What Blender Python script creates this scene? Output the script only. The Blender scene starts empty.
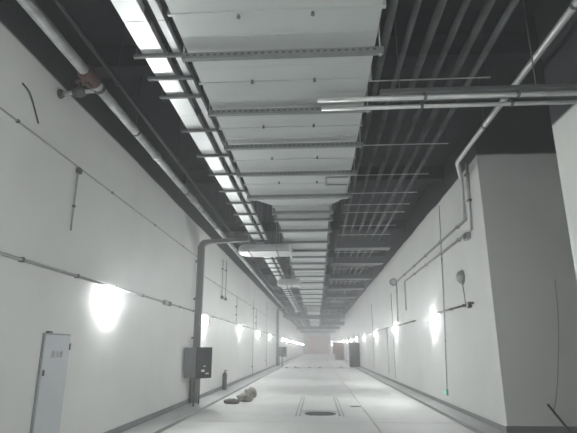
import bpy, bmesh, math, random
from mathutils import Vector, Matrix, noise
random.seed(4)
R = math.radians
scene = bpy.context.scene
COL = scene.collection

# ------------------------------------------------------------------ camera
CAM_Z = 1.6
cam_data = bpy.data.cameras.new('camera')
cam_data.sensor_width = 36.0
cam_data.lens = 478.0 / 577.0 * 36.0
cam_data.clip_end = 400
cam = bpy.data.objects.new('camera', cam_data)
COL.objects.link(cam)
cam.location = (0, 0, CAM_Z)
cam.rotation_euler = (R(90 + 15.38), 0, R(3.35))
scene.camera = cam

# ------------------------------------------------------------------ world: dusty air
world = bpy.data.worlds.new('world')
scene.world = world
world.use_nodes = True
wn = world.node_tree
for n in list(wn.nodes):
    wn.nodes.remove(n)
wo = wn.nodes.new('ShaderNodeOutputWorld')
wb = wn.nodes.new('ShaderNodeBackground')
wb.inputs['Color'].default_value = (0.0, 0.0, 0.0, 1)
wn.links.new(wb.outputs[0], wo.inputs['Surface'])
wv = wn.nodes.new('ShaderNodeVolumeScatter')
wv.inputs['Color'].default_value = (0.97, 0.99, 1.0, 1)
wv.inputs['Density'].default_value = 0.0125
wv.inputs['Anisotropy'].default_value = 0.4
wn.links.new(wv.outputs[0], wo.inputs['Volume'])

# ------------------------------------------------------------------ exposure
vs = scene.view_settings
vs.view_transform = 'Standard'
vs.look = 'None'
vs.gamma = 1.0
vs.use_curve_mapping = False
vs.exposure = 3.25
LAMP_STRENGTH = 36.0

# ------------------------------------------------------------------ dimensions
XL, XR = -3.9, 3.7            # corridor walls
Y0, Y1 = -40.0, 140.0         # behind the camera .. far end
ZC = 6.7                      # ceiling
YB = 10.4                     # where the right wall block begins
XN, YN = 3.45, 6.56           # nearer right wall and its far end
ZDUCT = 4.75                  # underside of duct and trays

# ------------------------------------------------------------------ materials
def mat(name, col, rough=0.7, metal=0.0, var=0.08, scale=3.0, bump=0.0, bscale=40.0, stretch=None, emit=None, spec=0.5):
    m = bpy.data.materials.new(name)
    m.use_nodes = True
    nt = m.node_tree
    b = nt.nodes['Principled BSDF']
    b.inputs['Roughness'].default_value = rough
    b.inputs['Metallic'].default_value = metal
    b.inputs['Specular IOR Level'].default_value = spec
    tc = nt.nodes.new('ShaderNodeTexCoord')
    mp = nt.nodes.new('ShaderNodeMapping')
    nt.links.new(tc.outputs['Object'], mp.inputs[0])
    if stretch:
        mp.inputs['Scale'].default_value = stretch
    nz = nt.nodes.new('ShaderNodeTexNoise')
    nz.inputs['Scale'].default_value = scale
    nz.inputs['Detail'].default_value = 6
    nz.inputs['Roughness'].default_value = 0.6
    nt.links.new(mp.outputs[0], nz.inputs['Vector'])
    rp = nt.nodes.new('ShaderNodeValToRGB')
    rp.color_ramp.elements[0].position = 0.3
    rp.color_ramp.elements[1].position = 0.7
    rp.color_ramp.elements[0].color = tuple(max(0, c * (1 - var)) for c in col) + (1,)
    rp.color_ramp.elements[1].color = tuple(min(1, c * (1 + var)) for c in col) + (1,)
    nt.links.new(nz.outputs['Fac'], rp.inputs[0])
    nt.links.new(rp.outputs[0], b.inputs['Base Color'])
    if bump:
        n2 = nt.nodes.new('ShaderNodeTexNoise')
        n2.inputs['Scale'].default_value = bscale
        nt.links.new(mp.outputs[0], n2.inputs['Vector'])
        bp = nt.nodes.new('ShaderNodeBump')
        bp.inputs['Strength'].default_value = bump
        bp.inputs['Distance'].default_value = 0.02
        nt.links.new(n2.outputs['Fac'], bp.inputs['Height'])
        nt.links.new(bp.outputs[0], b.inputs['Normal'])
    if emit:
        b.inputs['Emission Color'].default_value = tuple(emit[0]) + (1,)
        b.inputs['Emission Strength'].default_value = emit[1]
    return m

def wall_mat(name, zline, wob=0.10):
    """pale painted wall whose upper part is sprayed black above a ragged line"""
    m = mat(name, (0.68, 0.685, 0.665), 0.75, var=0.05, scale=0.7, bump=0.15, bscale=14)
    nt = m.node_tree
    b = nt.nodes['Principled BSDF']
    rp = [n for n in nt.nodes if n.type == 'VALTORGB'][0]
    geo = nt.nodes.new('ShaderNodeNewGeometry')
    sep = nt.nodes.new('ShaderNodeSeparateXYZ')
    nt.links.new(geo.outputs['Position'], sep.inputs[0])
    nz = nt.nodes.new('ShaderNodeTexNoise')
    nz.inputs['Scale'].default_value = 0.45
    nz.inputs['Detail'].default_value = 3
    nt.links.new(geo.outputs['Position'], nz.inputs['Vector'])
    mm = nt.nodes.new('ShaderNodeMath'); mm.operation = 'MULTIPLY_ADD'
    nt.links.new(nz.outputs['Fac'], mm.inputs[0])
    mm.inputs[1].default_value = wob * 2
    mm.inputs[2].default_value = zline - wob
    sb = nt.nodes.new('ShaderNodeMath'); sb.operation = 'SUBTRACT'
    nt.links.new(sep.outputs['Z'], sb.inputs[0])
    nt.links.new(mm.outputs[0], sb.inputs[1])
    mr = nt.nodes.new('ShaderNodeMapRange')
    mr.inputs['From Min'].default_value = -0.02
    mr.inputs['From Max'].default_value = 0.03
    nt.links.new(sb.outputs[0], mr.inputs['Value'])
    mx = nt.nodes.new('ShaderNodeMixRGB')
    nt.links.new(mr.outputs[0], mx.inputs['Fac'])
    nt.links.new(rp.outputs[0], mx.inputs['Color1'])
    mx.inputs['Color2'].default_value = (0.022, 0.023, 0.026, 1)
    nt.links.new(mx.outputs[0], b.inputs['Base Color'])
    return m

M = {}
M['wall_l'] = wall_mat('painted_wall_left', 5.52, 0.05)
M['wall_r'] = wall_mat('painted_wall_right', 5.83, 0.11)
M['wall_n'] = wall_mat('painted_wall_near', 4.70, 0.02)
M['wall_side'] = mat('bare_plaster', (0.42, 0.42, 0.40), 0.85, var=0.08, scale=0.8, bump=0.2, bscale=12)
M['black'] = mat('black_sprayed_concrete', (0.020, 0.021, 0.024), 0.9, var=0.3, scale=1.2, bump=0.3, bscale=9, spec=0.2)
M['floor'] = mat('dusty_floor_concrete', (0.58, 0.585, 0.57), 0.55, var=0.10, scale=0.6, bump=0.08, bscale=10, stretch=(0.35, 1.0, 1.0))  # colour noise stretched across the floor, painting in bands of wet sheen
M['ledge'] = mat('gutter_ledge_concrete', (0.47, 0.475, 0.465), 0.65, var=0.1, scale=0.8, bump=0.1, bscale=12)
M['groove'] = mat('wet_gutter', (0.14, 0.145, 0.145), 0.45, var=0.2, scale=1.5)
M['skirt'] = mat('grey_skirting_paint', (0.20, 0.205, 0.205), 0.6, var=0.12, scale=2)
M['galv'] = mat('galvanised_duct_sheet', (0.40, 0.42, 0.415), 0.45, 0.5, var=0.035, scale=1.5, stretch=(0.25, 2.5, 1), bump=0.03, bscale=5)
M['shiny'] = mat('bright_tray_steel', (0.72, 0.74, 0.74), 0.40, 0.9, var=0.04, scale=2.0)
M['branch'] = mat('branch_duct_sheet', (0.50, 0.515, 0.51), 0.35, 0.9, var=0.05, scale=2.0)
M['dull'] = mat('dull_tray_steel', (0.55, 0.56, 0.56), 0.4, 0.7, var=0.06, scale=3.0)
M['dark_steel'] = mat('dark_strut_steel', (0.09, 0.095, 0.095), 0.5, 0.3, var=0.12, scale=4.0)
M['strut'] = mat('grey_strut_steel', (0.17, 0.18, 0.18), 0.45, 0.5, var=0.12, scale=4.0)
M['slot'] = mat('slot_painted_shade', (0.05, 0.05, 0.052), 0.7, var=0.1)  # dark tone painted as the shade inside the strut slots
M['pipe'] = mat('galvanised_fire_pipe', (0.47, 0.48, 0.475), 0.45, 0.3, var=0.4, scale=6.0, stretch=(1, 0.6, 1))
M['rust'] = mat('rusty_red_coupling', (0.085, 0.038, 0.034), 0.75, var=0.4, scale=14.0, bump=0.4)
M['iron'] = mat('cast_iron_valve', (0.09, 0.088, 0.085), 0.6, 0.3, var=0.3, scale=12.0)
M['riser'] = mat('riser_tray_steel', (0.20, 0.205, 0.20), 0.5, 0.3, var=0.1, scale=3.0)
M['dark_pipe'] = mat('dark_painted_pipe', (0.09, 0.095, 0.095), 0.85, 0.0, var=0.5, scale=2.0, spec=0.2)
M['black_pipe'] = mat('black_painted_pipe', (0.035, 0.036, 0.038), 0.6, 0.0, var=0.3, scale=2.0)
M['conduit'] = mat('grey_conduit', (0.33, 0.335, 0.33), 0.5, 0.3, var=0.15, scale=5.0)
M['grey_pipe'] = mat('mid_grey_pipe', (0.50, 0.51, 0.50), 0.4, 0.4, var=0.12, scale=4.0)
M['angle'] = mat('pale_angle_iron', (0.55, 0.56, 0.55), 0.45, 0.4, var=0.1, scale=4.0)
M['lamp'] = mat('lamp_diffuser', (0.9, 0.92, 0.95), 0.4, var=0.01, emit=((0.97, 1.0, 1.0), LAMP_STRENGTH))
M['housing'] = mat('lamp_housing', (0.45, 0.46, 0.47), 0.5, 0.3)
M['cabinet'] = mat('light_grey_cabinet', (0.21, 0.215, 0.215), 0.55, 0.1, var=0.08)
M['cab_dark'] = mat('dark_grey_board', (0.024, 0.025, 0.026), 0.8, var=0.5, scale=9.0, spec=0.3)
M['white'] = mat('white_paper', (0.75, 0.75, 0.73), 0.8)
M['panel'] = mat('pale_blue_grey_door', (0.50, 0.52, 0.55), 0.5, var=0.05, scale=1.5)
M['panel_edge'] = mat('door_frame_grey', (0.27, 0.28, 0.29), 0.6, var=0.15, scale=6)
M['redprint'] = mat('faded_red_print', (0.30, 0.245, 0.265), 0.7, var=0.15, scale=30)
M['sack'] = mat('dusty_woven_sack', (0.21, 0.20, 0.17), 0.9, var=0.25, scale=9, bump=0.5, bscale=30)
M['sack2'] = mat('soiled_dark_sack', (0.10, 0.097, 0.08), 0.9, var=0.35, scale=9, bump=0.5, bscale=30)
M['puddle'] = mat('wet_spot_and_pit_shade', (0.055, 0.057, 0.055), 0.6, var=0.3, scale=4, spec=0.25)  # also colours the sheet standing for the shaded pit opening
M['damp'] = mat('damp_concrete', (0.30, 0.305, 0.30), 0.45, var=0.25, scale=1.2)
M['hatch_frame'] = mat('hatch_frame_concrete', (0.33, 0.335, 0.325), 0.7, var=0.15, scale=3)
M['plate'] = mat('hatch_plate', (0.55, 0.555, 0.54), 0.55, var=0.08, scale=1.2)
M['red_board'] = mat('red_site_hoarding', (0.50, 0.20, 0.18), 0.6, var=0.15, scale=0.8)
M['red_dull'] = mat('dull_red_panel', (0.34, 0.20, 0.185), 0.6, var=0.2, scale=2.0)
M['green'] = mat('green_glow_sign', (0.05, 0.5, 0.3), 0.4, var=0.05, emit=((0.1, 0.9, 0.5), 0.12))
M['orange'] = mat('dark_cylinder_paint', (0.045, 0.042, 0.04), 0.5, var=0.2, scale=6)
M['wire'] = mat('black_wire', (0.05, 0.05, 0.05), 0.6)
M['grey_wire'] = mat('grey_cable', (0.22, 0.22, 0.21), 0.7)

# ------------------------------------------------------------------ mesh helpers
def bm_box(bm, x0, x1, y0, y1, z0, z1, bev=0.0):
    t = bmesh.new()
    vs_ = [t.verts.new((x, y, z)) for z in (z0, z1) for y in (y0, y1) for x in (x0, x1)]
    for f in ((0, 2, 3, 1), (4, 5, 7, 6), (0, 1, 5, 4), (2, 6, 7, 3), (0, 4, 6, 2), (1, 3, 7, 5)):
        t.faces.new([vs_[i] for i in f])
    if bev:
        bmesh.ops.bevel(t, geom=list(t.edges), offset=bev, segments=2, affect='EDGES', profile=0.6)
    me = bpy.data.meshes.new('tmp'); t.to_mesh(me); t.free()
    bm.from_mesh(me); bpy.data.meshes.remove(me)

def fillet(pts, rad, seg=5):
    pts = [Vector(p) for p in pts]
    out = [pts[0]]
    for i in range(1, len(pts) - 1):
        a, b, c = pts[i - 1], pts[i], pts[i + 1]
        d1, d2 = (a - b), (c - b)
        l = min(rad, d1.length * 0.45, d2.length * 0.45)
        if l < 1e-4 or d1.normalized().cross(d2.normalized()).length < 1e-3:
            out.append(b); continue
        p, q = b + d1.normalized() * l, b + d2.normalized() * l
        for k in range(seg + 1):
            t = k / seg
            out.append(p * (1 - t) ** 2 + b * 2 * t * (1 - t) + q * t * t)
    out.append(pts[-1])
    return out

def bm_tube(bm, pts, r, n=10, rad=0.0, radii=None):
    pts = fillet(pts, rad) if rad else [Vector(p) for p in pts]
    rings = []
    t0 = (pts[1] - pts[0]).normalized()
    ref = Vector((0, 0, 1)) if abs(t0.z) < 0.9 else Vector((1, 0, 0))
    u = t0.cross(ref).normalized()
    for i, p in enumerate(pts):
        if i == 0: t = t0
        elif i == len(pts) - 1: t = (pts[i] - pts[i - 1]).normalized()
        else: t = ((pts[i] - pts[i - 1]).normalized() + (pts[i + 1] - pts[i]).normalized()).normalized()
        u = (u - t * u.dot(t)).normalized()
        v = t.cross(u)
        rr = radii[i] if radii else r
        rings.append([bm.verts.new(p + (u * math.cos(2 * math.pi * k / n) + v * math.sin(2 * math.pi * k / n)) * rr) for k in range(n)])
    for a, b in zip(rings, rings[1:]):
        for k in range(n):
            f = bm.faces.new((a[k], a[(k + 1) % n], b[(k + 1) % n], b[k])); f.smooth = True
    bm.faces.new(list(reversed(rings[0]))); bm.faces.new(rings[-1])

def bm_prism(bm, poly, axis, a, b):
    """extrude a 2D polygon along axis ('x','y','z') from a to b"""
    def P(p, t):
        return {'x': (t, p[0], p[1]), 'y': (p[0], t, p[1]), 'z': (p[0], p[1], t)}[axis]
    A = [bm.verts.new(P(p, a)) for p in poly]; B = [bm.verts.new(P(p, b)) for p in poly]
    n = len(poly)
    bm.faces.new(A); bm.faces.new(list(reversed(B)))
    for k in range(n):
        bm.faces.new((A[k], B[k], B[(k + 1) % n], A[(k + 1) % n]))

def finish(name, bm, m, parent=None):
    bmesh.ops.recalc_face_normals(bm, faces=list(bm.faces))
    me = bpy.data.meshes.new(name)
    bm.to_mesh(me); bm.free()
    me.materials.append(M[m])
    o = bpy.data.objects.new(name, me)
    COL.objects.link(o)
    if parent: o.parent = parent
    return o

def box(name, m, x0, x1, y0, y1, z0, z1, parent=None, bev=0.0):
    bm = bmesh.new(); bm_box(bm, x0, x1, y0, y1, z0, z1, bev)
    return finish(name, bm, m, parent)

def tube(name, m, pts, r, parent=None, n=10, rad=0.0):
    bm = bmesh.new(); bm_tube(bm, pts, r, n, rad)
    return finish(name, bm, m, parent)

def tag(o, label, cat, group=None, kind=None):
    o['label'] = label; o['category'] = cat
    if group: o['group'] = group
    if kind: o['kind'] = kind
    return o

def thing(name, label, cat, loc=(0, 0, 0), group=None):
    o = bpy.data.objects.new(name, None)
    o.empty_display_size = 0.1
    COL.objects.link(o); o.location = loc
    return tag(o, label, cat, group)

def part_copy(src, parent, loc=None):
    c = src.copy(); COL.objects.link(c); c.parent = parent
    if loc is not None: c.location = loc
    return c

def structure(o, label, cat):
    tag(o, label, cat, kind='structure')
    return o

ORD = ['nearest', 'second', 'third', 'fourth', 'fifth', 'sixth', 'seventh', 'eighth', 'ninth', 'tenth', 'eleventh', 'twelfth',
       'thirteenth', 'fourteenth', 'fifteenth', 'sixteenth', 'seventeenth', 'eighteenth', 'nineteenth', 'twentieth',
       'twenty-first', 'twenty-second', 'twenty-third', 'twenty-fourth', 'twenty-fifth', 'twenty-sixth', 'twenty-seventh',
       'twenty-eighth', 'twenty-ninth', 'thirtieth', 'thirty-first', 'thirty-second', 'thirty-third', 'thirty-fourth', 'thirty-fifth', 'thirty-sixth', 'thirty-seventh', 'thirty-eighth', 'thirty-ninth', 'fortieth',
       'forty-first', 'forty-second', 'forty-third', 'forty-fourth', 'forty-fifth']
def nth(i, tail='from the camera'):
    return 'nearest the camera' if i == 0 else ORD[i] + ' ' + tail

# ================================================================== the setting
GL0, GL1 = -3.24, -3.10     # left gutter
GR0, GR1 = 3.08, 3.24       # right gutter
fl = box('floor', 'groove', XL - 0.3, 9.4, Y0, Y1, -0.30, -0.07)
structure(fl, 'pale dusty concrete floor of the corridor with gutters along both sides', 'floor')
def slab(x0, x1, y0, y1, m='floor'):
    return box('slab', m, x0, x1, y0, y1, -0.07, 0.0, fl)
ys = [Y0, -30, -18, -6, 0.0, 5.8, 11.56, 17.4, 23.5, 29.6, 35.7, 41.8, 48, 56, 66, 80, 100, 120, Y1]
for a, b in zip(ys, ys[1:]):
    g = 0.012
    slab(GL1, 1.22 - g, a + g, b - g)
    slab(1.22 + g, GR0, a + g, b - g)
ysl = [Y0, -22, -4, 6, 16, 26, 36, 48, 70, 100, Y1]
for a, b in zip(ysl, ysl[1:]):
    slab(XL - 0.02, GL0, a + 0.006, b - 0.006, 'ledge')
    slab(GR1, XR + 0.02 if a >= YB else 9.4, a + 0.006, b - 0.006, 'ledge')

wl = box('wall_left', 'wall_l', XL - 0.3, XL, Y0, Y1, -0.3, ZC)
structure(wl, 'long pale grey painted wall on the left, black above', 'wall')
wr = box('wall_right', 'wall_r', XR, 9.4, YB, Y1, -0.3, ZC)
structure(wr, 'long pale painted wall on the right with a square front corner', 'wall')
wnr = box('wall_right_near', 'wall_n', XN, 9.4, Y0, YN, -0.3, ZC)
structure(wnr, 'sliver of pale wall at the right edge, nearest the camera', 'wall')
ws = box('wall_recess', 'wall_side', 9.4, 9.7, Y0, Y1, -0.3, ZC)
structure(ws, 'grey plaster wall closing the side opening on the right', 'wall')
wb_ = box('wall_back', 'wall_side', XL - 0.3, 9.7, Y0 - 0.3, Y0, -0.3, ZC)
structure(wb_, 'grey plaster wall behind the camera', 'wall')
wf = box('wall_far', 'wall_side', XL - 0.3, 9.7, Y1, Y1 + 0.3, -0.3, ZC)
structure(wf, 'far grey end wall of the corridor', 'wall')
ce = box('ceiling', 'black', XL - 0.3, 9.7, Y0 - 0.3, Y1 + 0.3, ZC, ZC + 0.3)
structure(ce, 'black sprayed concrete ceiling above the pipes and ducts', 'ceiling')
k = 0
while 1.0 + 6.1 * k < 135:           # black concrete ribs
    y = 1.0 + 6.1 * k
    box('beam', 'black', XL, 9.4 if YN < y < YB - 0.4 else (XR if y > YB else XN), y, y + 0.35, ZC - 0.4, ZC, ce)
    k += 1
structure(box('baseboard_left', 'skirt', XL, XL + 0.03, Y0, Y1, 0, 0.12), 'dark grey skirting strip along the left wall', 'skirting')
structure(box('baseboard_right', 'skirt', XR - 0.03, XR, YB, Y1, 0, 0.10), 'dark grey skirting strip along the right wall', 'skirting')
structure(box('baseboard_front', 'skirt', XR - 0.03, 9.4, YB - 0.03, YB, 0, 0.12), 'dark grey skirting strip across the front of the right corner block', 'skirting')
structure(box('baseboard_near', 'skirt', XN - 0.03, XN, Y0, YN, 0, 0.12), 'dark grey skirting strip on the near right wall', 'skirting')

# ================================================================== wall lamps
lamp_y_left = [8.8 + 7.8 * i for i in range(-5, 17)]
lamp_y_right = [15.7 + 7.7 * i for i in range(0, 16)]
def build_lamp(side):
    """oblong bulkhead lamp; +x is away from the wall, origin at wall"""
    hb = bmesh.new(); bm_box(hb, 0, 0.04, -0.26, 0.26, -0.10, 0.10, 0.012)
    h = finish('housing', hb, 'housing')
    db = bmesh.new(); bm_box(db, 0.04, 0.075, -0.28, 0.28, -0.115, 0.115, 0.012)
    d = finish('diffuser', db, 'lamp')
    gb = bmesh.new()
    bm_tube(gb, [(0.02, 0, 0.10), (0.02, 0, 0.205)], 0.018, 8)
    g = finish('cable_gland', gb, 'conduit')
    return [h, d, g]
protoL = build_lamp(1)
first = True
def place_lamp(x, y, z, face, label, group):
    global first
    t = thing('wall_lamp', label, 'lamp', (x, y, z), group)
    if face < 0: t.rotation_euler = (0, 0, math.pi)
    for p in protoL:
        if first: p.parent = t
        else: part_copy(p, t)
    first = False
    return t
vis = 0
for k, y in enumerate(lamp_y_left):
    if y < 4:  # out of view; the farther ones added to brighten the corner block
        place_lamp(XL, y, 2.48, 1, 'unseen glowing lamp on the left wall behind the camera, ' + nth(4 - k), 'unseen lamps behind the camera')
    else:
        place_lamp(XL, y, 2.48, 1, 'glowing white lamp on the left wall, ' + nth(vis), 'left wall lamps'); vis += 1
for i, y in enumerate(lamp_y_right):
    place_lamp(XR, y, 2.42, -1, 'glowing white lamp on the right wall, ' + nth(i), 'right wall lamps')
for k, y in enumerate((0.6, -7.0, -14.7, -22.4, -30.1)):  # unseen lamps, the farther ones added for light on the block face
    place_lamp(XN, y, 2.42, -1, 'unseen glowing lamp on the near right wall beside or behind the camera, ' + nth(k), 'unseen lamps behind the camera')

# ================================================================== main duct
duct = thing('ventilation_duct', 'wide galvanised rectangular air duct running under the ceiling, narrowing further on', 'duct', (0, 0, ZDUCT))
DX0, DX1 = -1.38, 0.67
NX0, NX1 = -0.95, 0.33
BAR0, BARS = 4.53, 1.265
def duct_section(x0, x1, y0, y1, ribs=True):
    bm = bmesh.new(); bm_box(bm, x0, x1, y0 + 0.012, y1 - 0.012, 0.0, 0.75)
    s = finish('duct_section', bm, 'galv', duct)
    bm = bmesh.new()
    L = y1 - y0
    for fr in (0.28, 0.5, 0.74):
        bm_prism(bm, [(y0 + L * fr - 0.02, 0.0005), (y0 + L * fr, -0.004), (y0 + L * fr + 0.02, 0.0005)], 'x', x0 + 0.02, x1 - 0.02)
    finish('stiffening_rib', bm, 'galv', s)
    return s
def duct_flange(x0, x1, y, d=0.035):
    bm = bmesh.new()
    bm_box(bm, x0 - 0.035, x1 + 0.035, y - 0.018, y + 0.018, -d, 0.0)
    bm_box(bm, x0 - 0.035, x0, y - 0.018, y + 0.018, 0.0, 0.75)
    bm_box(bm, x1, x1 + 0.035, y - 0.018, y + 0.018, 0.0, 0.75)
    return finish('flange', bm, 'galv', duct)
wide_edges = [-2.4 + 1.265 * i for i in range(0, 10)] + [9.93]
for a, b in zip(wide_edges, wide_edges[1:]):
    duct_section(DX0, DX1, a, b)
for a in wide_edges[1:-1]:
    if a > 2: duct_flange(DX0, DX1, a, 0.008)
# tapering transition
bm = bmesh.new()
ya, yb = 9.93, 10.5
va = [bm.verts.new(p) for p in ((DX0, ya, 0), (DX1, ya, 0), (DX1, ya, 0.75), (DX0, ya, 0.75))]
vb = [bm.verts.new(p) for p in ((NX0, yb, 0), (NX1, yb, 0), (NX1, yb, 0.75), (NX0, yb, 0.75))]
bm.faces.new(va); bm.faces.new(vb)
for i in range(4): bm.faces.new((va[i], va[(i + 1) % 4], vb[(i + 1) % 4], vb[i]))
finish('reducer', bm, 'galv', duct)
duct_flange(DX0, DX1, 9.93)
duct_flange(NX0, NX1, 10.5)
y = 10.5
while y < 36.5:
    duct_section(NX0, NX1, y, min(y + 1.265, 36.9))
    y += 1.265
    duct_flange(NX0, NX1, y)
box('end_cap', 'galv', NX0 - 0.05, NX1 + 0.05, 36.85, 37.0, -0.12, 0.8, duct)
# little hanging test screws below the wide duct
scr = None
for yy in (3.95, 5.15, 6.38, 7.6, 8.85):
    for xx in (-0.72, 0.02):
        if scr is None:
            bm = bmesh.new(); bm_tube(bm, [(0, 0, 0.004), (0, 0, -0.028)], 0.014, 8); bm_tube(bm, [(0, 0, -0.028), (0, 0, -0.045)], 0.019, 8)
            scr = finish('screw', bm, 'iron', duct); scr.location = (xx, yy, 0)
        else:
            part_copy(scr, duct, (xx + random.uniform(-0.03, 0.03), yy, 0))
# small frame on the underside before the reducer
bm = bmesh.new()
bm_box(bm, 0.20, 0.64, 8.62, 8.66, -0.02, 0.0); bm_box(bm, 0.20, 0.64, 9.05, 9.09, -0.02, 0.0); bm_box(bm, 0.20, 0.24, 8.66, 9.05, -0.02, 0.0)
finish('access_frame', bm, 'strut', duct)

# trapeze hangers under the duct
def hanger_proto(x0, x1):
    bm = bmesh.new()
    w, h, t = 0.032, 0.07, 0.006
    bm_box(bm, x0, x1, -w, w, -h, -h + t)
    bm_box(bm, x0, x1, -w, -w + t, -h + t, 0); bm_box(bm, x0, x1, w - t, w, -h + t, 0)
    ch = finish('channel', bm, 'strut')
    bm = bmesh.new()
    x = x0 + 0.05
    while x < x1 - 0.05:
        bm_box(bm, x, x + 0.035, -w - 0.002, -w, -0.042, -0.020)
        x += 0.075
    sl = finish('slot_row', bm, 'slot'); sl['kind'] = 'stuff'
    rods = []
    for x in (x0 + 0.015, x1 - 0.04):
        bm = bmesh.new(); bm_tube(bm, [(x, 0, -0.10), (x, 0, ZC - 0.4 - ZDUCT + 0.42)], 0.009, 6); bm_tube(bm, [(x, 0, -0.085), (x, 0, -0.062)], 0.02, 6)
        rods.append(finish('hanging_rod', bm, 'conduit'))
    return [ch, sl] + rods
hw = hanger_proto(-1.435, 0.76); hn = hanger_proto(-1.02, 0.42)
usedw = usedn = False
bars_y = [BAR0 - 2 * BARS, BAR0 - BARS] + [4.53, 5.83, 6.99, 8.23, 9.58] + [10.83, 11.5, 12.63, 14.13, 15.5, 16.6, 17.96, 19.37, 21.31, 23.4, 26.2, 28.8, 31.4, 34.0, 36.4]
nw = nn = 0
for y in bars_y:
    wide = y < 9.9
    if wide:
        lab = 'slotted steel channel hanger under the wide duct, ' + nth(nw); nw += 1
    else:
        lab = 'steel channel hanger under the narrow duct, ' + nth(nn, 'from the wide part') if nn else 'steel channel hanger under the narrow duct, first after the taper'; nn += 1
    t = thing('duct_hanger', lab, 'hanger', (0, y, ZDUCT - 0.036), 'hangers under the duct')
    protos = hw if wide else hn
    fresh = (wide and not usedw) or ((not wide) and not usedn)
    for p in protos:
        if fresh: p.parent = t
        else: part_copy(p, t)
    if wide: usedw = True
    else: usedn = True

# branch ducts to the left of the narrow duct
def branch(label, x0, x1, y0, y1, z0, z1, rl, rodx):
    t = thing('branch_duct', label, 'duct', ((x0 + x1) / 2, (y0 + y1) / 2, z0))
    cx, cy = t.location.x, t.location.y
    poly = []
    for k in range(9):                      # rounded free end
        a = math.pi / 2 + math.pi * k / 8
        poly.append((x0 + rl + rl * math.cos(a) - cx, (y0 + y1) / 2 + (y1 - y0) / 2 * math.sin(a) - cy))
    poly += [(x1 - cx, y0 - cy), (x1 - cx, y1 - cy)]
    bm = bmesh.new(); bm_prism(bm, poly, 'z', 0, z1 - z0)
    bmesh.ops.bevel(bm, geom=[e for e in bm.edges if abs(e.verts[0].co.z - e.verts[1].co.z) < 1e-5], offset=0.05, segments=2, affect='EDGES')
    finish('duct_body', bm, 'branch', t)
    box('collar', 'dull', x1 - 0.04 - cx, x1 + 0.03 - cx, y0 - 0.03 - cy, y1 + 0.03 - cy, -0.03, z1 - z0 + 0.03, t)
    for xx in rodx:
        tube('hanging_rod', 'conduit', [(xx - cx, y0 - 0.02 - cy, -0.03), (xx - cx, y0 - 0.02 - cy, ZC - z0)], 0.009, t, 6)
        tube('hanging_rod', 'conduit', [(xx - cx, y1 + 0.02 - cy, -0.03), (xx - cx, y1 + 0.02 - cy, ZC - z0)], 0.009, t, 6)
        box('strap', 'strut', xx - 0.02 - cx, xx + 0.02 - cx, y0 - 0.04 - cy, y1 + 0.04 - cy, -0.02, 0.0, t)
branch('flat branch duct with a rounded end crossing below the cable trays', -2.45, -0.80, 14.25, 15.3, 4.45, 4.68, 0.35, (-2.06, -1.2))
branch('shorter rounded branch duct further along the left of the narrow duct', -1.85, -0.80, 21.9, 23.0, 4.40, 4.67, 0.3, (-1.38, -1.16))

# ================================================================== cable trays
def tray(name, label, x0, x1, m, y0=-2.0, y1=44.0, depth=0.1, sec=2.0):
    t = thing(name, label, 'cable tray', ((x0 + x1) / 2, y0, ZDUCT))
    w = (x1 - x0) / 2
    n = int((y1 - y0) / sec); proto = None; rp = None
    for i in range(n):
        if proto is None:
            bm = bmesh.new()
            bm_box(bm, -w, w, 0.004, sec - 0.004, 0, 0.004)
            bm_box(bm, -w, -w + 0.004, 0.004, sec - 0.004, 0.004, depth); bm_box(bm, w - 0.004, w, 0.004, sec - 0.004, 0.004, depth)
            proto = finish('tray_section', bm, m, t)
            rp = [box('joint_plate', 'strut', -w - 0.004, -w, -0.09, 0.09, 0.01, depth - 0.01, t),
                  box('joint_plate', 'strut', w, w + 0.004, -0.09, 0.09, 0.01, depth - 0.01, t)]
        else:
            part_copy(proto, t, (0, i * sec, 0))
            for q in rp: part_copy(q, t, (0, i * sec, 0))
    return t
tray('cable_tray', 'wide bright galvanised cable tray on the left of the duct', -1.89, -1.65, 'shiny')
tray('cable_tray', 'narrow cable tray between the wide tray and the duct', -1.545, -1.47, 'dull', depth=0.08)
tray_y = [4.55, 5.01, 5.45, 6.45, 7.42, 8.32, 9.31, 10.16, 11.1, 12.1, 13.1, 14.1]
yy = 15.0
while yy < 41.5:
    if not (21.8 < yy < 23.1): tray_y.append(yy)
    yy += 1.05
pr = None
for i, y in enumerate(tray_y):
    t = thing('tray_bracket', 'dark steel bracket below the cable trays, ' + nth(i), 'bracket', (0, y, ZDUCT), 'brackets below the cable trays')
    if pr is None:
        bm = bmesh.new(); bm_box(bm, -1.99, -1.44, -0.02, 0.02, -0.042, -0.002, 0.004)
        a = finish('crossbar', bm, 'dark_steel', t)
        bm = bmesh.new(); bm_tube(bm, [(-1.965, 0, -0.06), (-1.965, 0, ZC - ZDUCT)], 0.008, 6); b = finish('hanging_rod', bm, 'black_pipe', t)
        bm = bmesh.new(); bm_tube(bm, [(-1.60, 0, -0.06), (-1.60, 0, ZC - ZDUCT)], 0.008, 6); c = finish('hanging_rod', bm, 'black_pipe', t)
        pr = (a, b, c)
    else:
        for p in pr: part_copy(p, t)

# ================================================================== fire pipe on the left
PX, PZ = -3.28, 5.44
fp = thing('fire_pipe', 'thick galvanised fire pipe running high along the left wall', 'pipe', (PX, 0, PZ))
yj = [-3, 3.0, 6.0, 9.05, 12.1, 18.1, 24.1, 30.1, 36.1, 42.1, 60, 80, 110]
for a, b in zip(yj, yj[1:]):
    tube('pipe_length', 'pipe', [(0, a, 0), (0, b, 0)], 0.078, fp, 14)
for a in yj[1:-1]:
    if abs(a - 6.0) < 0.1: continue
    bm = bmesh.new(); bm_tube(bm, [(0, a - 0.05, 0), (0, a + 0.05, 0)], 0.092, 14)
    finish('coupling', bm, 'dull', fp)
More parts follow.
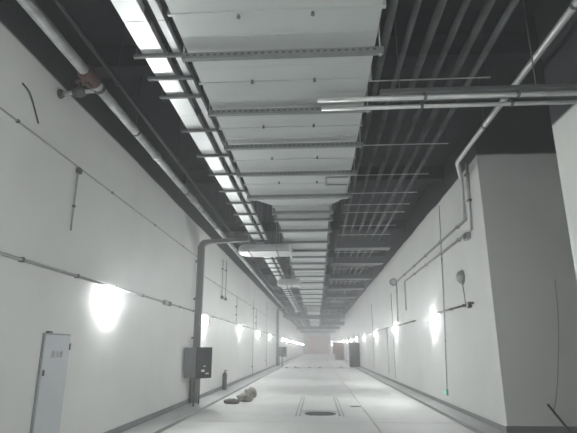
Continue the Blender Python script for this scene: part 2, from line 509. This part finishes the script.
# rusty coupling
bm = bmesh.new()
bm_tube(bm, [(0, 5.86, 0), (0, 5.90, 0), (0, 5.98, 0), (0, 6.10, 0), (0, 6.18, 0), (0, 6.22, 0)], 0.1, 14, radii=[0.085, 0.12, 0.125, 0.125, 0.12, 0.085])
for s in (-1, 1): bm_box(bm, -0.03, 0.03, 5.98, 6.10, s * 0.13 - 0.025, s * 0.13 + 0.025)
tag_ = finish('rusty_coupling', bm, 'rust', fp); tag_['label'] = 'rust-red grooved coupling'
# branch with valve toward wall
by = 6.36
bm = bmesh.new(); bm_tube(bm, [(0.0, by, -0.04), (-0.61, by, -0.08)], 0.034, 10)
finish('branch_pipe', bm, 'pipe', fp)
bm = bmesh.new()
bm_tube(bm, [(-0.20, by, -0.055), (-0.23, by, -0.057), (-0.30, by, -0.06), (-0.37, by, -0.065), (-0.40, by, -0.067)], 0.06, 10, radii=[0.05, 0.07, 0.085, 0.07, 0.05])
bm_tube(bm, [(-0.30, by, -0.06), (-0.30, by, 0.10)], 0.025, 8)
v = finish('valve', bm, 'iron', fp)
bm = bmesh.new()
bmesh.ops.create_cone(bm, cap_ends=True, segments=16, radius1=0.085, radius2=0.085, depth=0.025, matrix=Matrix.Translation((-0.30, by, 0.11)))
finish('handwheel', bm, 'rust', v)
bm = bmesh.new(); bm_tube(bm, [(-0.615, by, -0.08), (-0.585, by, -0.08)], 0.075, 12); bm_tube(bm, [(-0.615, by, -0.08), (-0.55, by, -0.08)], 0.05, 12)
finish('wall_flange', bm, 'iron', fp)
bm = bmesh.new(); bm_tube(bm, [(0, 6.33, 0), (0, 6.39, 0)], 0.095, 14); finish('saddle_clamp', bm, 'iron', fp)
for y in (4.0, 7.9, 11.4, 15.0, 19.0, 23.0, 27.0, 31.0, 35.0, 39.0):
    bm = bmesh.new()
    bm_tube(bm, [(0, y - 0.02, 0), (0, y + 0.02, 0)], 0.088, 14)
    bm_tube(bm, [(0, y, 0.07), (0, y, ZC - PZ)], 0.01, 6)
    finish('pipe_hanger', bm, 'iron', fp)
# dark companion pipe
dp = thing('dark_pipe', 'black pipe running beside the fire pipe below the ceiling', 'pipe', (-3.06, 0, 5.62))
tube('pipe_length', 'black_pipe', [(0, -2, 0), (0, 48, 0)], 0.035, dp, 10)
for y in (3.2, 6.5, 9.8, 13.1, 16.4, 19.7, 23.0, 29, 35, 41):
    bm = bmesh.new(); bm_tube(bm, [(0, y - 0.02, 0), (0, y + 0.02, 0)], 0.06, 10); bm_tube(bm, [(0, y, 0.04), (0, y, ZC - 5.62)], 0.009, 6)
    finish('pipe_hanger', bm, 'black_pipe', dp)

# ================================================================== pipe bundle on the right
for i in range(6):
    x = 0.98 + 0.29 * i
    t = thing('bundle_pipe', 'dark pipe in the bundle right of the duct, ' + ('nearest the duct' if i == 0 else ('outermost' if i == 5 else ORD[i] + ' from the duct')), 'pipe', (x, 0, 5.62), 'dark pipe bundle')
    r = 0.055 if i % 2 == 0 else 0.047
    tube('pipe_length', 'dark_pipe', [(0, -2, 0), (0, 46, 0)], r, t, 10)
    for y in (2.0, 8.0 + 0.2 * (i % 3), 14.0, 20.0, 26.0, 32, 38):
        bm = bmesh.new(); bm_tube(bm, [(0, y - 0.06, 0), (0, y + 0.06, 0)], r + 0.013, 10)
        finish('coupling', bm, 'dark_pipe', t)
ay = [4.2, 6.5, 8.89, 10.6, 11.96, 13.0, 13.82, 15.41, 16.73, 18.3, 20.0, 22.0, 24.4, 26.8, 29.2, 31.6, 34.0, 37.0, 40.0, 43.0]
pr = None
for i, y in enumerate(ay):
    t = thing('pipe_support', 'thin pale angle bar carrying the dark pipe bundle, ' + nth(i), 'support', (0, y, 5.50), 'angle bars under the pipe bundle')
    if pr is None:
        bm = bmesh.new(); bm_box(bm, 0.80, 2.64, -0.012, 0.012, 0.0, 0.004); bm_box(bm, 0.80, 2.64, -0.012, -0.008, -0.018, 0.0)
        a = finish('angle_bar', bm, 'angle', t)
        rods = []
        for x in (0.84, 2.60):
            bm = bmesh.new(); bm_tube(bm, [(x, 0.0, -0.04), (x, 0.0, ZC - 5.50)], 0.008, 6); rods.append(finish('hanging_rod', bm, 'black_pipe', t))
        pr = [a] + rods
    else:
        for p in pr: part_copy(p, t)

for i, (y, z, d) in enumerate(((17.4, 5.15, 0.5), (20.9, 5.18, 0.6), (25.3, 5.12, 0.6), (30.0, 5.15, 0.6), (35.2, 5.15, 0.6))):
    t = thing('transverse_duct', 'black flat duct crossing below the pipe bundle, ' + nth(i), 'duct', (2.0, y, z), 'black ducts crossing under the pipe bundle')
    box('duct_body', 'black_pipe', -1.25, 0.75 if i == 0 else 0.95, 0, d, 0, 0.26, t, 0.02)
    for xx in (-1.27, 0.67):
        for yy_ in (-0.02, d + 0.02): tube('hanging_rod', 'black_pipe', [(xx, yy_, -0.02), (xx, yy_, ZC - z)], 0.008, t, 6)
        box('strap', 'dark_steel', xx - 0.02, xx + 0.02, -0.03, d + 0.03, -0.02, 0, t)

# crossing conduits from the duct to the near right wall
for nm, y, z, x0, x1, r in (('farther', 5.76, 4.66, 0.10, XN, 0.028), ('nearer', 5.56, 4.68, 0.05, XN, 0.032)):
    t = thing('crossing_pipe', nm + ' of the two grey pipes crossing from duct to right wall', 'pipe', (x0, y, z), 'crossing pipes')
    tube('pipe_length', 'grey_pipe', [(0, 0, 0), (x1 - x0, 0, 0)], r, t, 12)
    for xx in (1.415, 2.57):
        bm = bmesh.new(); bm_tube(bm, [(xx - x0 - 0.02, 0, 0), (xx - x0 + 0.02, 0, 0)], r + 0.009, 12)
        bm_box(bm, xx - x0 - 0.012, xx - x0 + 0.012, -0.012, 0.012, r, 4.745 - z)
        finish('pipe_clamp', bm, 'dark_steel', t)
    bm = bmesh.new(); bm_tube(bm, [(x1 - x0 - 0.02, 0, 0), (x1 - x0, 0, 0)], r + 0.03, 12); finish('wall_flange', bm, 'dark_steel', t)

cc = thing('crossing_channel', 'dark steel channel just above the two grey crossing pipes', 'channel', (0.85, 5.64, 4.745))
box('channel', 'dark_steel', 0, XN - 0.85, -0.11, 0.14, 0.0, 0.055, cc, 0.004)
for xx in (0.27, 2.0):
    tube('hanging_rod', 'dark_steel', [(xx, 0, 0.05), (xx, 0, ZC - 4.745)], 0.008, cc, 6)
box('end_plate', 'black_pipe', XN - 0.85 - 0.25, XN - 0.85, -0.16, 0.2, 0.055, 0.075, cc)

# slanting-looking pipe that runs parallel to the corridor then drops down the right wall
dp2 = thing('drop_pipe', 'grey pipe below the ceiling turning down the right wall corner', 'pipe', (3.12, 0, 5.53))
tube('pipe_length', 'grey_pipe', [(0, -2, 0), (0, 10.0, 0), (0.42, 11.15, 0.0), (0.46, 11.35, -0.95)], 0.05, dp2, 12, rad=0.14)
for y in (2.2, 5.0, 8.2):
    bm = bmesh.new(); bm_tube(bm, [(0, y - 0.02, 0), (0, y + 0.02, 0)], 0.06, 12); bm_tube(bm, [(0, y, 0.05), (0, y, ZC - 5.53)], 0.008, 6)
    finish('pipe_hanger', bm, 'dark_steel', dp2)
# second vertical against the wall
tube('wall_riser', 'grey_pipe', [(0.535, 11.0, 0.36), (0.535, 11.2, -1.25)], 0.036, dp2, 10)
for z in (0.1, -0.55):
    box('clip', 'dark_steel', 0.49, 0.58, 11.02, 11.16, z - 0.02, z + 0.02, dp2)

# pair of conduits along the right wall
def wall_conduit(name, label, x, pts, r, m, clips, group=None, side=1, n=8, rad=0.08, cat='conduit'):
    p0 = Vector(pts[0])
    t = thing(name, label, cat, p0, group)
    tube('pipe_length', m, [tuple(Vector(p) - p0) for p in pts], r, t, n, rad)
    for c in clips:
        c = Vector(c) - p0
        if side > 0: bx0, bx1 = c.x - r - 0.006, XR - 0.002 - p0.x
        else: bx0, bx1 = XL + 0.002 - p0.x, c.x + r + 0.006
        box('clip', 'dark_steel', bx0, bx1, c.y - 0.02, c.y + 0.02, c.z - r - 0.007, c.z + r + 0.007, t)
    return t
xw = XR - 0.05
uc = wall_conduit('wall_conduit', 'upper of the two grey conduits along the right wall', xw,
             [(xw, 11.45, 4.62), (xw, 22.2, 4.52), (xw, 22.4, 2.75)], 0.032, 'conduit', [(xw, y, 4.62 - (y - 11.45) * 0.0093) for y in (12.2, 14, 16, 18, 20)], 'paired conduits on the right wall')
wall_conduit('wall_conduit', 'lower of the two grey conduits along the right wall', xw,
             [(xw, 11.55, 4.27), (xw, 20.1, 4.27), (xw, 20.2, 3.1)], 0.032, 'conduit', [(xw, y, 4.27) for y in (12.2, 14, 16, 18)], 'paired conduits on the right wall')
jb = thing('junction_box', 'dark junction box where the conduits meet the drop pipe', 'junction box', (XR, 11.5, 4.2))
box('box_body', 'conduit', -0.10, 0, -0.12, 0.12, -0.08, 0.08, jb, 0.01); box('lid', 'dark_steel', -0.112, -0.10, -0.10, 0.10, -0.065, 0.065, jb, 0.004)
bm = bmesh.new(); bm_tube(bm, [(-0.15, 10.55, -0.12), (-0.15, 10.72, -0.12)], 0.17, 16); rg = finish('round_loudspeaker', bm, 'conduit', uc)  # round loudspeaker facing the camera, fixed to the upper conduit
bm = bmesh.new(); bm_tube(bm, [(-0.15, 10.535, -0.12), (-0.15, 10.55, -0.12)], 0.11, 16); finish('lid', bm, 'angle', rg)
# dome sounder with cable
sd = thing('wall_sounder', 'grey dome-shaped sounder high on the right wall', 'alarm', (XR, 12.33, 3.33))
bm = bmesh.new(); bm_tube(bm, [(0, 0, 0), (-0.05, 0, 0), (-0.10, 0, 0), (-0.14, 0, 0), (-0.155, 0, 0)], 0.15, 16, radii=[0.17, 0.17, 0.145, 0.09, 0.03]); finish('dome', bm, 'conduit', sd)
bm = bmesh.new(); bm_tube(bm, [(-0.015, 0, 0), (0, 0, 0)], 0.19, 16); finish('backplate', bm, 'dark_steel', sd)
tube('cable', 'wire', [(-0.02, 0, -0.15), (-0.02, -0.06, -0.45), (-0.02, -0.1, -0.72)], 0.009, sd, 6)
lc1 = wall_conduit('lamp_conduit', 'short dark conduit on the right wall leading to the nearest lamp', xw,
             [(xw, 11.55, 2.62), (xw, 15.45, 2.62)], 0.026, 'dark_steel', [(xw, y, 2.62) for y in (12.3, 13.5, 14.7)])
jx = box('junction_box', 'dark_steel', -0.03, 0.048, 0.26, 0.44, -0.09, 0.05, lc1, 0.01); box('lid', 'conduit', -0.038, -0.03, 0.28, 0.42, -0.075, 0.035, jx, 0.003)
wall_conduit('lamp_conduit', 'short dark conduit on the right wall near the second lamp', xw,
             [(xw, 18.4, 2.58), (xw, 22.9, 2.58)], 0.026, 'dark_steel', [(xw, y, 2.58) for y in (19, 20.5, 22)])
wall_conduit('lamp_conduit', 'long thin conduit linking the farther lamps of the right wall', xw,
             [(xw, 23.6, 2.62), (xw, 130, 2.62)], 0.02, 'conduit', [(xw, y, 2.62) for y in range(26, 60, 4)])
sw = wall_conduit('switch_conduit', 'thin vertical conduit with a green glowing switch at its foot, right wall', xw,
             [(XR - 0.014, 13.9, 5.7), (XR - 0.014, 14.35, 2.6), (XR - 0.014, 14.75, 0.46)], 0.012, 'conduit', [(XR - 0.014, 14.1, 4.1), (XR - 0.014, 14.5, 1.8)], rad=0.0)
p0 = Vector((XR - 0.014, 13.9, 5.7))
sb = box('switch_box', 'conduit', -0.04, 0.012, 14.68 - p0.y, 14.86 - p0.y, 0.30 - p0.z, 0.46 - p0.z, sw, 0.008)
box('green_light', 'green', -0.05, -0.04, 14.70 - p0.y, 14.84 - p0.y, 0.33 - p0.z, 0.43 - p0.z, sb)
for i, (y, z0, z1) in enumerate(((24.2, 4.2, 0.2), (26.3, 2.6, 0.3), (33, 4.5, 0.3))):
    wall_conduit('vertical_conduit', 'thin vertical conduit down the right wall, ' + nth(i), xw,
                 [(XR - 0.014, y, z0), (XR - 0.014, y, z1)], 0.012, 'conduit', [(XR - 0.014, y, z0 - 0.4), (XR - 0.014, y, z1 + 0.5)], 'vertical conduits on the right wall', rad=0)

# loose cable on the corner block
lc = tube('hanging_cable', 'grey_wire', [(5.02, YB - 0.02, 3.0), (4.98, YB - 0.02, 2.2), (4.86, YB - 0.02, 1.4), (4.72, YB - 0.03, 0.7), (4.60, YB - 0.05, 0.35)], 0.006, None, 6, 0.3)
tag(lc, 'thin dark cable hanging down the front of the right corner block', 'cable')
st = tube('leaning_rod', 'iron', [(4.52, YB - 0.05, 0.52), (4.42, 9.1, 0.02)], 0.022, None, 8)
tag(st, 'dark rod leaning against the foot of the right corner block', 'rod')

# ================================================================== left wall services
xl = XL + 0.035
lcl = wall_conduit('lamp_conduit', 'dark conduit along the left wall just above the lamps', xl,
             [(xl, -3, 2.72), (xl, 130, 2.72)], 0.024, 'conduit', [(xl, 1.5 + 1.5 * i, 2.72) for i in range(0, 30)], side=-1)
wall_conduit('thin_conduit', 'thin wire conduit high along the left wall', xl,
             [(XL + 0.02, -3, 4.47), (XL + 0.02, 16.0, 4.47)], 0.013, 'conduit', [(XL + 0.02, y, 4.47) for y in (3.0, 5.5, 8.5, 11, 13.5)], side=-1)
wall_conduit('thin_conduit', 'farther thin conduit high along the left wall beyond the cable riser', xl,
             [(XL + 0.02, 16.4, 4.0), (XL + 0.02, 60.0, 4.0)], 0.013, 'conduit', [(XL + 0.02, y, 4.0) for y in (18, 22, 26, 30, 36)], side=-1)
dc = wall_conduit('drop_conduit', 'thin conduit dropping from a small box on the upper left wall', xl,
             [(XL + 0.02, 7.16, 4.42), (XL + 0.02, 7.16, 3.4)], 0.014, 'conduit', [(XL + 0.02, 7.16, 3.8)], side=-1, rad=0)
box('junction_box', 'dark_steel', -0.018, 0.05, -0.05, 0.05, -0.06, 0.03, dc, 0.008)
lw = tube('loose_wire', 'wire', [(XL + 0.01, 5.48, 5.02), (XL + 0.03, 5.62, 4.98), (XL + 0.012, 5.78, 4.86), (XL + 0.01, 5.95, 4.66)], 0.012, None, 6, 0.1)
tag(lw, 'short loose dark wire sticking out of the upper left wall', 'wire')
box('junction_box', 'conduit', -0.033, 0.05, 15.05, 15.3, -0.06, 0.06, lcl, 0.01); box('junction_box', 'dark_steel', -0.033, 0.04, 15.4, 15.6, -0.06, 0.05, lcl, 0.01)
for i, (y, zt, zb) in enumerate(((19.4, 5.15, 3.65), (20.15, 5.2, 3.65))):
    t = wall_conduit('hanging_conduit', ('nearer' if i == 0 else 'farther') + ' of two thin conduits hanging on the left wall past the riser', xl,
             [(XL + 0.055, y, zt), (XL + 0.055, y, zb)], 0.018, 'conduit', [(XL + 0.055, y, zt - 0.4)], 'hanging conduit pair', side=-1, rad=0)
    box('end_box', 'dark_steel', -0.03, 0.06, -0.08, 0.08, zb - zt - 0.12, zb - zt, t, 0.01)
for i, (y, zt, zb) in enumerate(((23.0, 4.0, 2.72), (29.2, 4.4, 0.15), (30.6, 4.0, 2.7), (37, 5, 0.3))):
    wall_conduit('vertical_conduit', 'thin vertical conduit on the left wall beyond the riser, ' + nth(i), xl,
             [(XL + 0.08, y, zt), (XL + 0.08, y, zb)], 0.016, 'conduit', [(XL + 0.08, y, zt - 0.5), (XL + 0.08, y, zb + 0.4)], 'vertical conduits on the left wall', side=-1, rad=0)

# cable riser with arm to the trays
def riser(y, zt, label, xe, arm=True):
    t = thing('cable_riser', label, 'cable tray', (XL, y, 0))
    bm = bmesh.new()
    x0, x1 = 0.11, 0.29
    bm_box(bm, x0, x1, 0.10, 0.106, 0.02, zt)
    bm_box(bm, x0, x0 + 0.006, 0.0, 0.10, 0.02, zt); bm_box(bm, x1 - 0.006, x1, 0.0, 0.10, 0.02, zt)
    bm_box(bm, x0 + 0.006, x1 - 0.006, -0.002, 0.002, 0.02, zt)
    finish('riser_tray', bm, 'riser', t)
    tube('side_conduit', 'riser', [(0.097, -0.03, 0.02), (0.097, -0.03, zt + 0.0)], 0.02, t, 8)
    for z in (0.6, 1.9, 3.1, 4.3):
        box('wall_bracket', 'strut', 0.002, 0.11, 0.02, 0.10, z - 0.03, z + 0.03, t)
    # elbow and horizontal arm
    bm = bmesh.new()
    poly = [(x0, zt), (x1, zt), (x1 + 0.08, zt + 0.06), (x1 + 0.2, zt + 0.09), (xe - XL, zt + 0.17), (xe - XL, zt + 0.30), (x1 + 0.2, zt + 0.22), (x0 + 0.12, zt + 0.20), (x0, zt + 0.10)]
    bm_prism(bm, poly, 'y', 0.0, 0.16)
    finish('elbow_arm', bm, 'riser', t)
    return t
riser(15.05, 4.80, 'grey cable riser up the left wall bending over to the trays', -1.93)
riser(46.0, 5.05, 'distant cable riser on the left wall seen through haze', -1.93)

# distribution cabinet with swung-open dark door on the riser
def cabinet(x, y, z, label):
    t = thing('distribution_cabinet', label, 'cabinet', (x, y, z))
    bm = bmesh.new()
    bm_box(bm, 0.0, 0.34, 0.0, 0.02, 0, 0.84); bm_box(bm, 0.0, 0.34, 0.68, 0.70, 0, 0.84)
    bm_box(bm, 0.0, 0.02, 0.02, 0.68, 0, 0.84); bm_box(bm, 0.02, 0.34, 0.02, 0.68, 0, 0.02); bm_box(bm, 0.02, 0.34, 0.02, 0.68, 0.82, 0.84)
    finish('body', bm, 'cabinet', t)
    d = Vector((0.43, 0.55, 0)).normalized(); nrm = Vector((d.y, -d.x, 0))
    h = Vector((0.345, -0.02, 0))
    bm = bmesh.new()
    L = 0.56
    vsb = []
    for zz in (-0.02, 0.85):
        for (s, q) in ((0, 0), (L, 0), (L, 0.03), (0, 0.03)):
            p = h + d * s + nrm * q; vsb.append(bm.verts.new((p.x, p.y, zz)))
    bm.faces.new(vsb[:4]); bm.faces.new(vsb[4:])
    for k in range(4): bm.faces.new((vsb[k], vsb[(k + 1) % 4], vsb[4 + (k + 1) % 4], vsb[4 + k]))
    dr = finish('door', bm, 'cab_dark', t)
    bm = bmesh.new()
    for (s0, s1, z0, z1) in ((0.18, 0.30, 0.16, 0.22), (0.34, 0.46, 0.09, 0.13), (0.25, 0.33, 0.30, 0.33)):
        q = []
        for zz in (z0, z1):
            for (s, o) in ((s0, 0.03), (s1, 0.03), (s1, 0.034), (s0, 0.034)):
                p = h + d * s + nrm * o; q.append(bm.verts.new((p.x, p.y, zz)))
        bm.faces.new(q[:4]); bm.faces.new(q[4:])
        for k in range(4): bm.faces.new((q[k], q[(k + 1) % 4], q[4 + (k + 1) % 4], q[4 + k]))
    finish('paper_note', bm, 'white', dr)
    for (px, py) in ((0.31, 0.03), (0.31, 0.66), (0.03, 0.66)):
        tube('leg', 'dark_steel', [(px, py, -z), (px, py, 0.01)], 0.022, t, 8)
    return t
cabinet(XL + 0.04, 14.3, 0.77, 'grey distribution cabinet with its dark door open beside the left riser')
cabinet(XL + 0.34, 45.2, 0.85, 'distant dark cabinet beside the far left riser')

# fire hydrant door on the left wall
hd = thing('hydrant_door', 'pale blue-grey hydrant cabinet door low on the left wall', 'cabinet door', (XL, 6.8, 0.0))
box('frame', 'panel_edge', 0.0, 0.02, -0.02, 0.74, 0.06, 1.81, hd, 0.004)
dl = box('door_leaf', 'panel', 0.02, 0.04, 0.005, 0.715, 0.085, 1.785, hd, 0.006)
for z in (1.62, 0.3):
    box('hinge', 'dark_steel', 0.02, 0.05, 0.70, 0.735, z - 0.05, z + 0.05, hd)
box('latch', 'dark_steel', 0.04, 0.06, 0.03, 0.06, 1.22, 1.30, dl, 0.004)
box('top_catch', 'dark_steel', 0.0, 0.05, 0.06, 0.16, 1.81, 1.835, hd)
try:
    fc = bpy.data.curves.new('lettering', 'FONT'); fc.body = '消火栓'; fc.size = 0.11; fc.align_x = 'CENTER'; fc.extrude = 0.0015; fc.space_character = 1.15
    fo = bpy.data.objects.new('lettering_tmp', fc); COL.objects.link(fo)
    bpy.context.view_layer.update()
    me = bpy.data.meshes.new_from_object(fo.evaluated_get(bpy.context.evaluated_depsgraph_get()))
    bpy.data.objects.remove(fo); bpy.data.curves.remove(fc)
    me.materials.clear(); me.materials.append(M['redprint'])
    lo = bpy.data.objects.new('lettering', me); COL.objects.link(lo); lo.parent = dl
    lo.rotation_euler = (R(90), 0, R(90)); lo.location = (0.0415, 0.37, 1.47)
    lo['label'] = 'faded red characters'
except Exception as e:
    print('lettering', e)

# dark upright cylinder at the foot of the wall
ex = thing('standing_cylinder', 'dark upright cylinder standing at the foot of the left wall', 'cylinder', (XL + 0.16, 20.05, 0))
bm = bmesh.new(); bm_tube(bm, [(0, 0, 0), (0, 0, 0.02), (0, 0, 0.56), (0, 0, 0.63), (0, 0, 0.67)], 0.09, 14, radii=[0.085, 0.092, 0.092, 0.06, 0.03]); finish('body', bm, 'orange', ex)
bm = bmesh.new(); bm_tube(bm, [(0, 0, 0.66), (0, 0, 0.72)], 0.022, 8); bm_box(bm, -0.02, 0.09, -0.015, 0.015, 0.71, 0.74); finish('valve_head', bm, 'iron', ex)

# sacks on the floor
def sack(label, loc, sc, rot, m, seed):
    bm = bmesh.new()
    bmesh.ops.create_icosphere(bm, subdivisions=4, radius=1.0)
    for vtx in bm.verts:
        c = vtx.co
        c.x = math.copysign(abs(c.x) ** 0.75, c.x); c.y = math.copysign(abs(c.y) ** 0.8, c.y)
        n_ = noise.noise(c * 1.6 + Vector((seed, 0, 0))) * 0.25 + noise.noise(c * 4.5 + Vector((0, seed, 0))) * 0.10
        c *= 1 + n_
        c.z = max(c.z, -0.55)
        c.x *= sc[0]; c.y *= sc[1]; c.z *= sc[2]
    zmin = min(v_.co.z for v_ in bm.verts)
    for vtx in bm.verts: vtx.co.z -= zmin
    for f in bm.faces: f.smooth = True
    t = thing('sack', label, 'sack', loc, 'sacks on the floor'); t.rotation_euler = (0, 0, rot)
    finish('sack_body', bm, m, t)
    bm = bmesh.new(); bm_tube(bm, [(sc[0] * 0.85, 0, sc[2] * 0.5), (sc[0] * 1.05, 0.01, sc[2] * 0.55), (sc[0] * 1.22, 0.03, sc[2] * 0.45)], 0.04, 8, radii=[0.07, 0.035, 0.075])
    finish('tied_neck', bm, m, t)
sack('dusty tan sack lying on the floor, middle of the three', (-2.30, 15.8, 0), (0.20, 0.26, 0.15), 0.6, 'sack', 3.1)
sack('soiled dark sack lying on the floor, nearest of the three', (-2.58, 15.1, 0), (0.22, 0.17, 0.09), 2.6, 'sack2', 7.7)
sack('pale upright sack on the floor, farthest of the three', (-2.28, 17.0, 0), (0.17, 0.2, 0.2), 1.3, 'sack', 11.2)

# floor hatch, dark sheet for its shaded open end, and a wet spot
hh = thing('floor_hatch', 'long rectangular hatch cover set in the middle of the floor', 'hatch', (0.03, 14.7, 0))
bm = bmesh.new()
bm_box(bm, -0.60, -0.57, -2.2, 2.3, 0.0, 0.010); bm_box(bm, 0.57, 0.60, -2.2, 2.3, 0.0, 0.010)
bm_box(bm, -0.57, 0.57, 2.26, 2.3, 0.0, 0.010)
finish('outer_frame', bm, 'hatch_frame', hh)
for x0_, x1_ in ((-0.51, -0.47), (0.47, 0.51)): box('inner_rail', 'hatch_frame', x0_, x1_, -2.1, 2.2, 0.0, 0.014, hh)
box('cover_plate', 'plate', -0.46, 0.46, -1.28, 2.19, 0.0, 0.022, hh, 0.006)
bm = bmesh.new()
ring = []
for k in range(28):
    a = 2 * math.pi * k / 28
    rr = 1 + 0.12 * noise.noise(Vector((math.cos(a) * 1.7, math.sin(a) * 1.7, 4)))
    ring.append((0.03 + math.copysign(abs(math.cos(a)) ** 0.6, math.cos(a)) * 0.39 * rr, 12.98 + math.sin(a) * 0.36 * rr))
bm_prism(bm, ring, 'z', 0.0005, 0.006)
pd = finish('dark_floor_patch', bm, 'puddle'); tag(pd, 'dark sheet painted as the shaded pit opening at the near end of the floor hatch', 'puddle')  # flat dark sheet in place of the open pit's shade
bm = bmesh.new()
ring = [(1.05 + 0.16 * math.cos(2 * math.pi * k / 14), 14.6 + 0.16 * math.sin(2 * math.pi * k / 14) * (1 + 0.3 * math.sin(k))) for k in range(14)]
bm_prism(bm, ring, 'z', 0.0005, 0.006)
tag(finish('dark_floor_patch', bm, 'puddle'), 'small dark wet spot right of the floor hatch', 'puddle')
# strip of damp across the floor with rubble
bm = bmesh.new()
ring = [(GL1 + 0.1 + 5.9 * k / 24, 41.9 + 0.7 + 0.35 * noise.noise(Vector((k * 0.6, 2, 0)))) for k in range(25)] + [(GL1 + 0.1 + 5.9 * k / 24, 41.9 - 0.8 + 0.5 * noise.noise(Vector((k * 0.6, 7, 0)))) for k in range(24, -1, -1)]
bm_prism(bm, ring, 'z', 0.0005, 0.006)
tag(finish('damp_strip', bm, 'damp'), 'grey damp strip crossing the floor far down the corridor', 'damp patch')
for i in range(6):
    x = (-2.6, -1.9, -1.5, -0.7, 0.2, 1.9)[i]; y = (41.6, 42.4, 40.9, 41.9, 42.2, 41.3)[i]
    bm = bmesh.new(); bmesh.ops.create_icosphere(bm, subdivisions=1, radius=1)
    for vtx in bm.verts:
        vtx.co *= 1 + random.uniform(-0.25, 0.25); vtx.co.z = max(vtx.co.z, -0.5)
    s = random.uniform(0.06, 0.11)
    for vtx in bm.verts: vtx.co = Vector((vtx.co.x * s * 1.8, vtx.co.y * s, (vtx.co.z + 0.5) * s * 0.6))
    o = finish('rubble_lump', bm, 'skirt'); o.location = (x, y, 0.007)
    tag(o, 'small dark lump of rubble on the damp floor strip, ' + ('leftmost' if i == 0 else 'rightmost' if i == 5 else ORD[i] + ' from the left'), 'rubble', 'rubble far down the corridor')

# ================================================================== far end
hb = thing('site_hoarding', 'pinkish red hoarding closing the far end of the corridor', 'hoarding', (0.6, 138.0, 0))
for i in range(6):
    box('board', 'red_board', -3.0 + i * 1.0 + 0.015, -2.0 + i * 1.0 - 0.015, -0.02, 0.02, 0, 4.7, hb)
for i in range(7): box('post', 'dark_steel', -3.03 + i, -2.97 + i, 0.02, 0.1, 0, 4.7, hb)
rb = thing('red_container', 'tall reddish enclosure standing on the right in the hazy distance', 'enclosure', (2.85, 69.2, 0))
for i in range(3): box('panel', 'red_dull', -0.75 + i * 0.5 + 0.01, -0.25 + i * 0.5 - 0.01, -0.03, 0.0, 0.05, 2.3, rb)
bm = bmesh.new(); bm_box(bm, -0.76, 0.76, 0.0, 1.4, 0.0, 2.32); finish('body', bm, 'red_dull', rb)
box('top_rail', 'dull', -0.78, 0.78, -0.05, 0.0, 2.28, 2.38, rb)
wbx = thing('white_crate', 'low white crate in front of the reddish enclosure', 'crate', (1.95, 68.0, 0))
box('body', 'white', -0.4, 0.4, -0.3, 0.3, 0, 0.7, wbx, 0.02); box('lid', 'white', -0.43, 0.43, -0.33, 0.33, 0.7, 0.78, wbx, 0.02)
dcab = thing('tall_cabinet', 'tall dark grey cabinet standing against the right wall far ahead', 'cabinet', (3.2, 44.0, 0))
box('body', 'cab_dark', -0.4, 0.48, 0, 0.7, 0.06, 2.05, dcab, 0.01); box('plinth', 'iron', -0.38, 0.46, 0.02, 0.68, 0, 0.06, dcab)
d_ = box('door', 'cab_dark', -0.38, 0.46, -0.025, 0.0, 0.1, 2.0, dcab, 0.006); box('handle', 'dull', -0.33, -0.30, -0.055, -0.025, 0.95, 1.15, d_)

# hazy services beyond the end of the narrow duct
cont = thing('far_duct', 'grey duct continuing below the ceiling beyond the narrow duct', 'duct', (-0.3, 48, 5.2))
for i in range(14):
    box('duct_section', 'galv', -0.7, 0.6, 6 * i + 0.02, 6 * i + 5.98, 0, 0.7, cont)
    box('flange', 'dull', -0.74, 0.64, 6 * i - 0.03, 6 * i + 0.03, -0.04, 0.74, cont)
    for s in (-0.78, 0.68): tube('hanging_rod', 'iron', [(s, 6 * i + 1.0, -0.06), (s, 6 * i + 1.0, ZC - 5.2)], 0.012, cont, 6)
    box('crossbar', 'strut', -0.82, 0.72, 6 * i + 0.96, 6 * i + 1.04, -0.06, -0.0, cont)
for i, (x, z, r, y0, y1) in enumerate(((-2.1, 5.1, 0.12, 47.5, 130), (1.3, 5.3, 0.12, 46.5, 130), (2.1, 5.0, 0.10, 46.5, 130), (-1.3, 4.9, 0.06, 37.3, 100))):
    t = thing('far_pipe', ['thick distant pipe left of the far duct', 'thick distant pipe right of the far duct', 'distant pipe nearest the right wall under the ceiling', 'thin distant pipe just left of the far duct'][i], 'pipe', (x, y0, z), 'distant ceiling pipes')
    tube('pipe_length', 'dark_pipe' if i else 'grey_pipe', [(0, 0, 0), (0, y1 - y0, 0)], r, t, 10)
    for q in range(1, 8):
        tube('hanging_rod', 'iron', [(0, q * 9, 0), (0, q * 9, ZC - z)], 0.015, t, 6)
for i, (y, x0, x1, z, h) in enumerate(((44.3, -3.1, -1.5, 4.3, 0.35), (49, -3.1, 2.8, 4.4, 0.35), (61, 0.5, 3.4, 4.35, 0.4), (74, -3.1, 3.4, 4.35, 0.4), (92, -3.1, 3.4, 4.35, 0.4))):
    t = thing('crossing_duct', 'distant dark duct crossing below the ceiling, ' + nth(i), 'duct', ((x0 + x1) / 2, y, z), 'distant crossing ducts')
    w = (x1 - x0) / 2
    box('duct_body', 'strut', -w, w, 0, 0.7, 0, h, t, 0.03)
    for s in (-w + 0.2, w - 0.2):
        tube('hanging_rod', 'iron', [(s, -0.02, 0), (s, -0.02, ZC - z)], 0.014, t, 6)
        box('strap', 'iron', s - 0.03, s + 0.03, -0.03, 0.73, -0.03, 0, t)
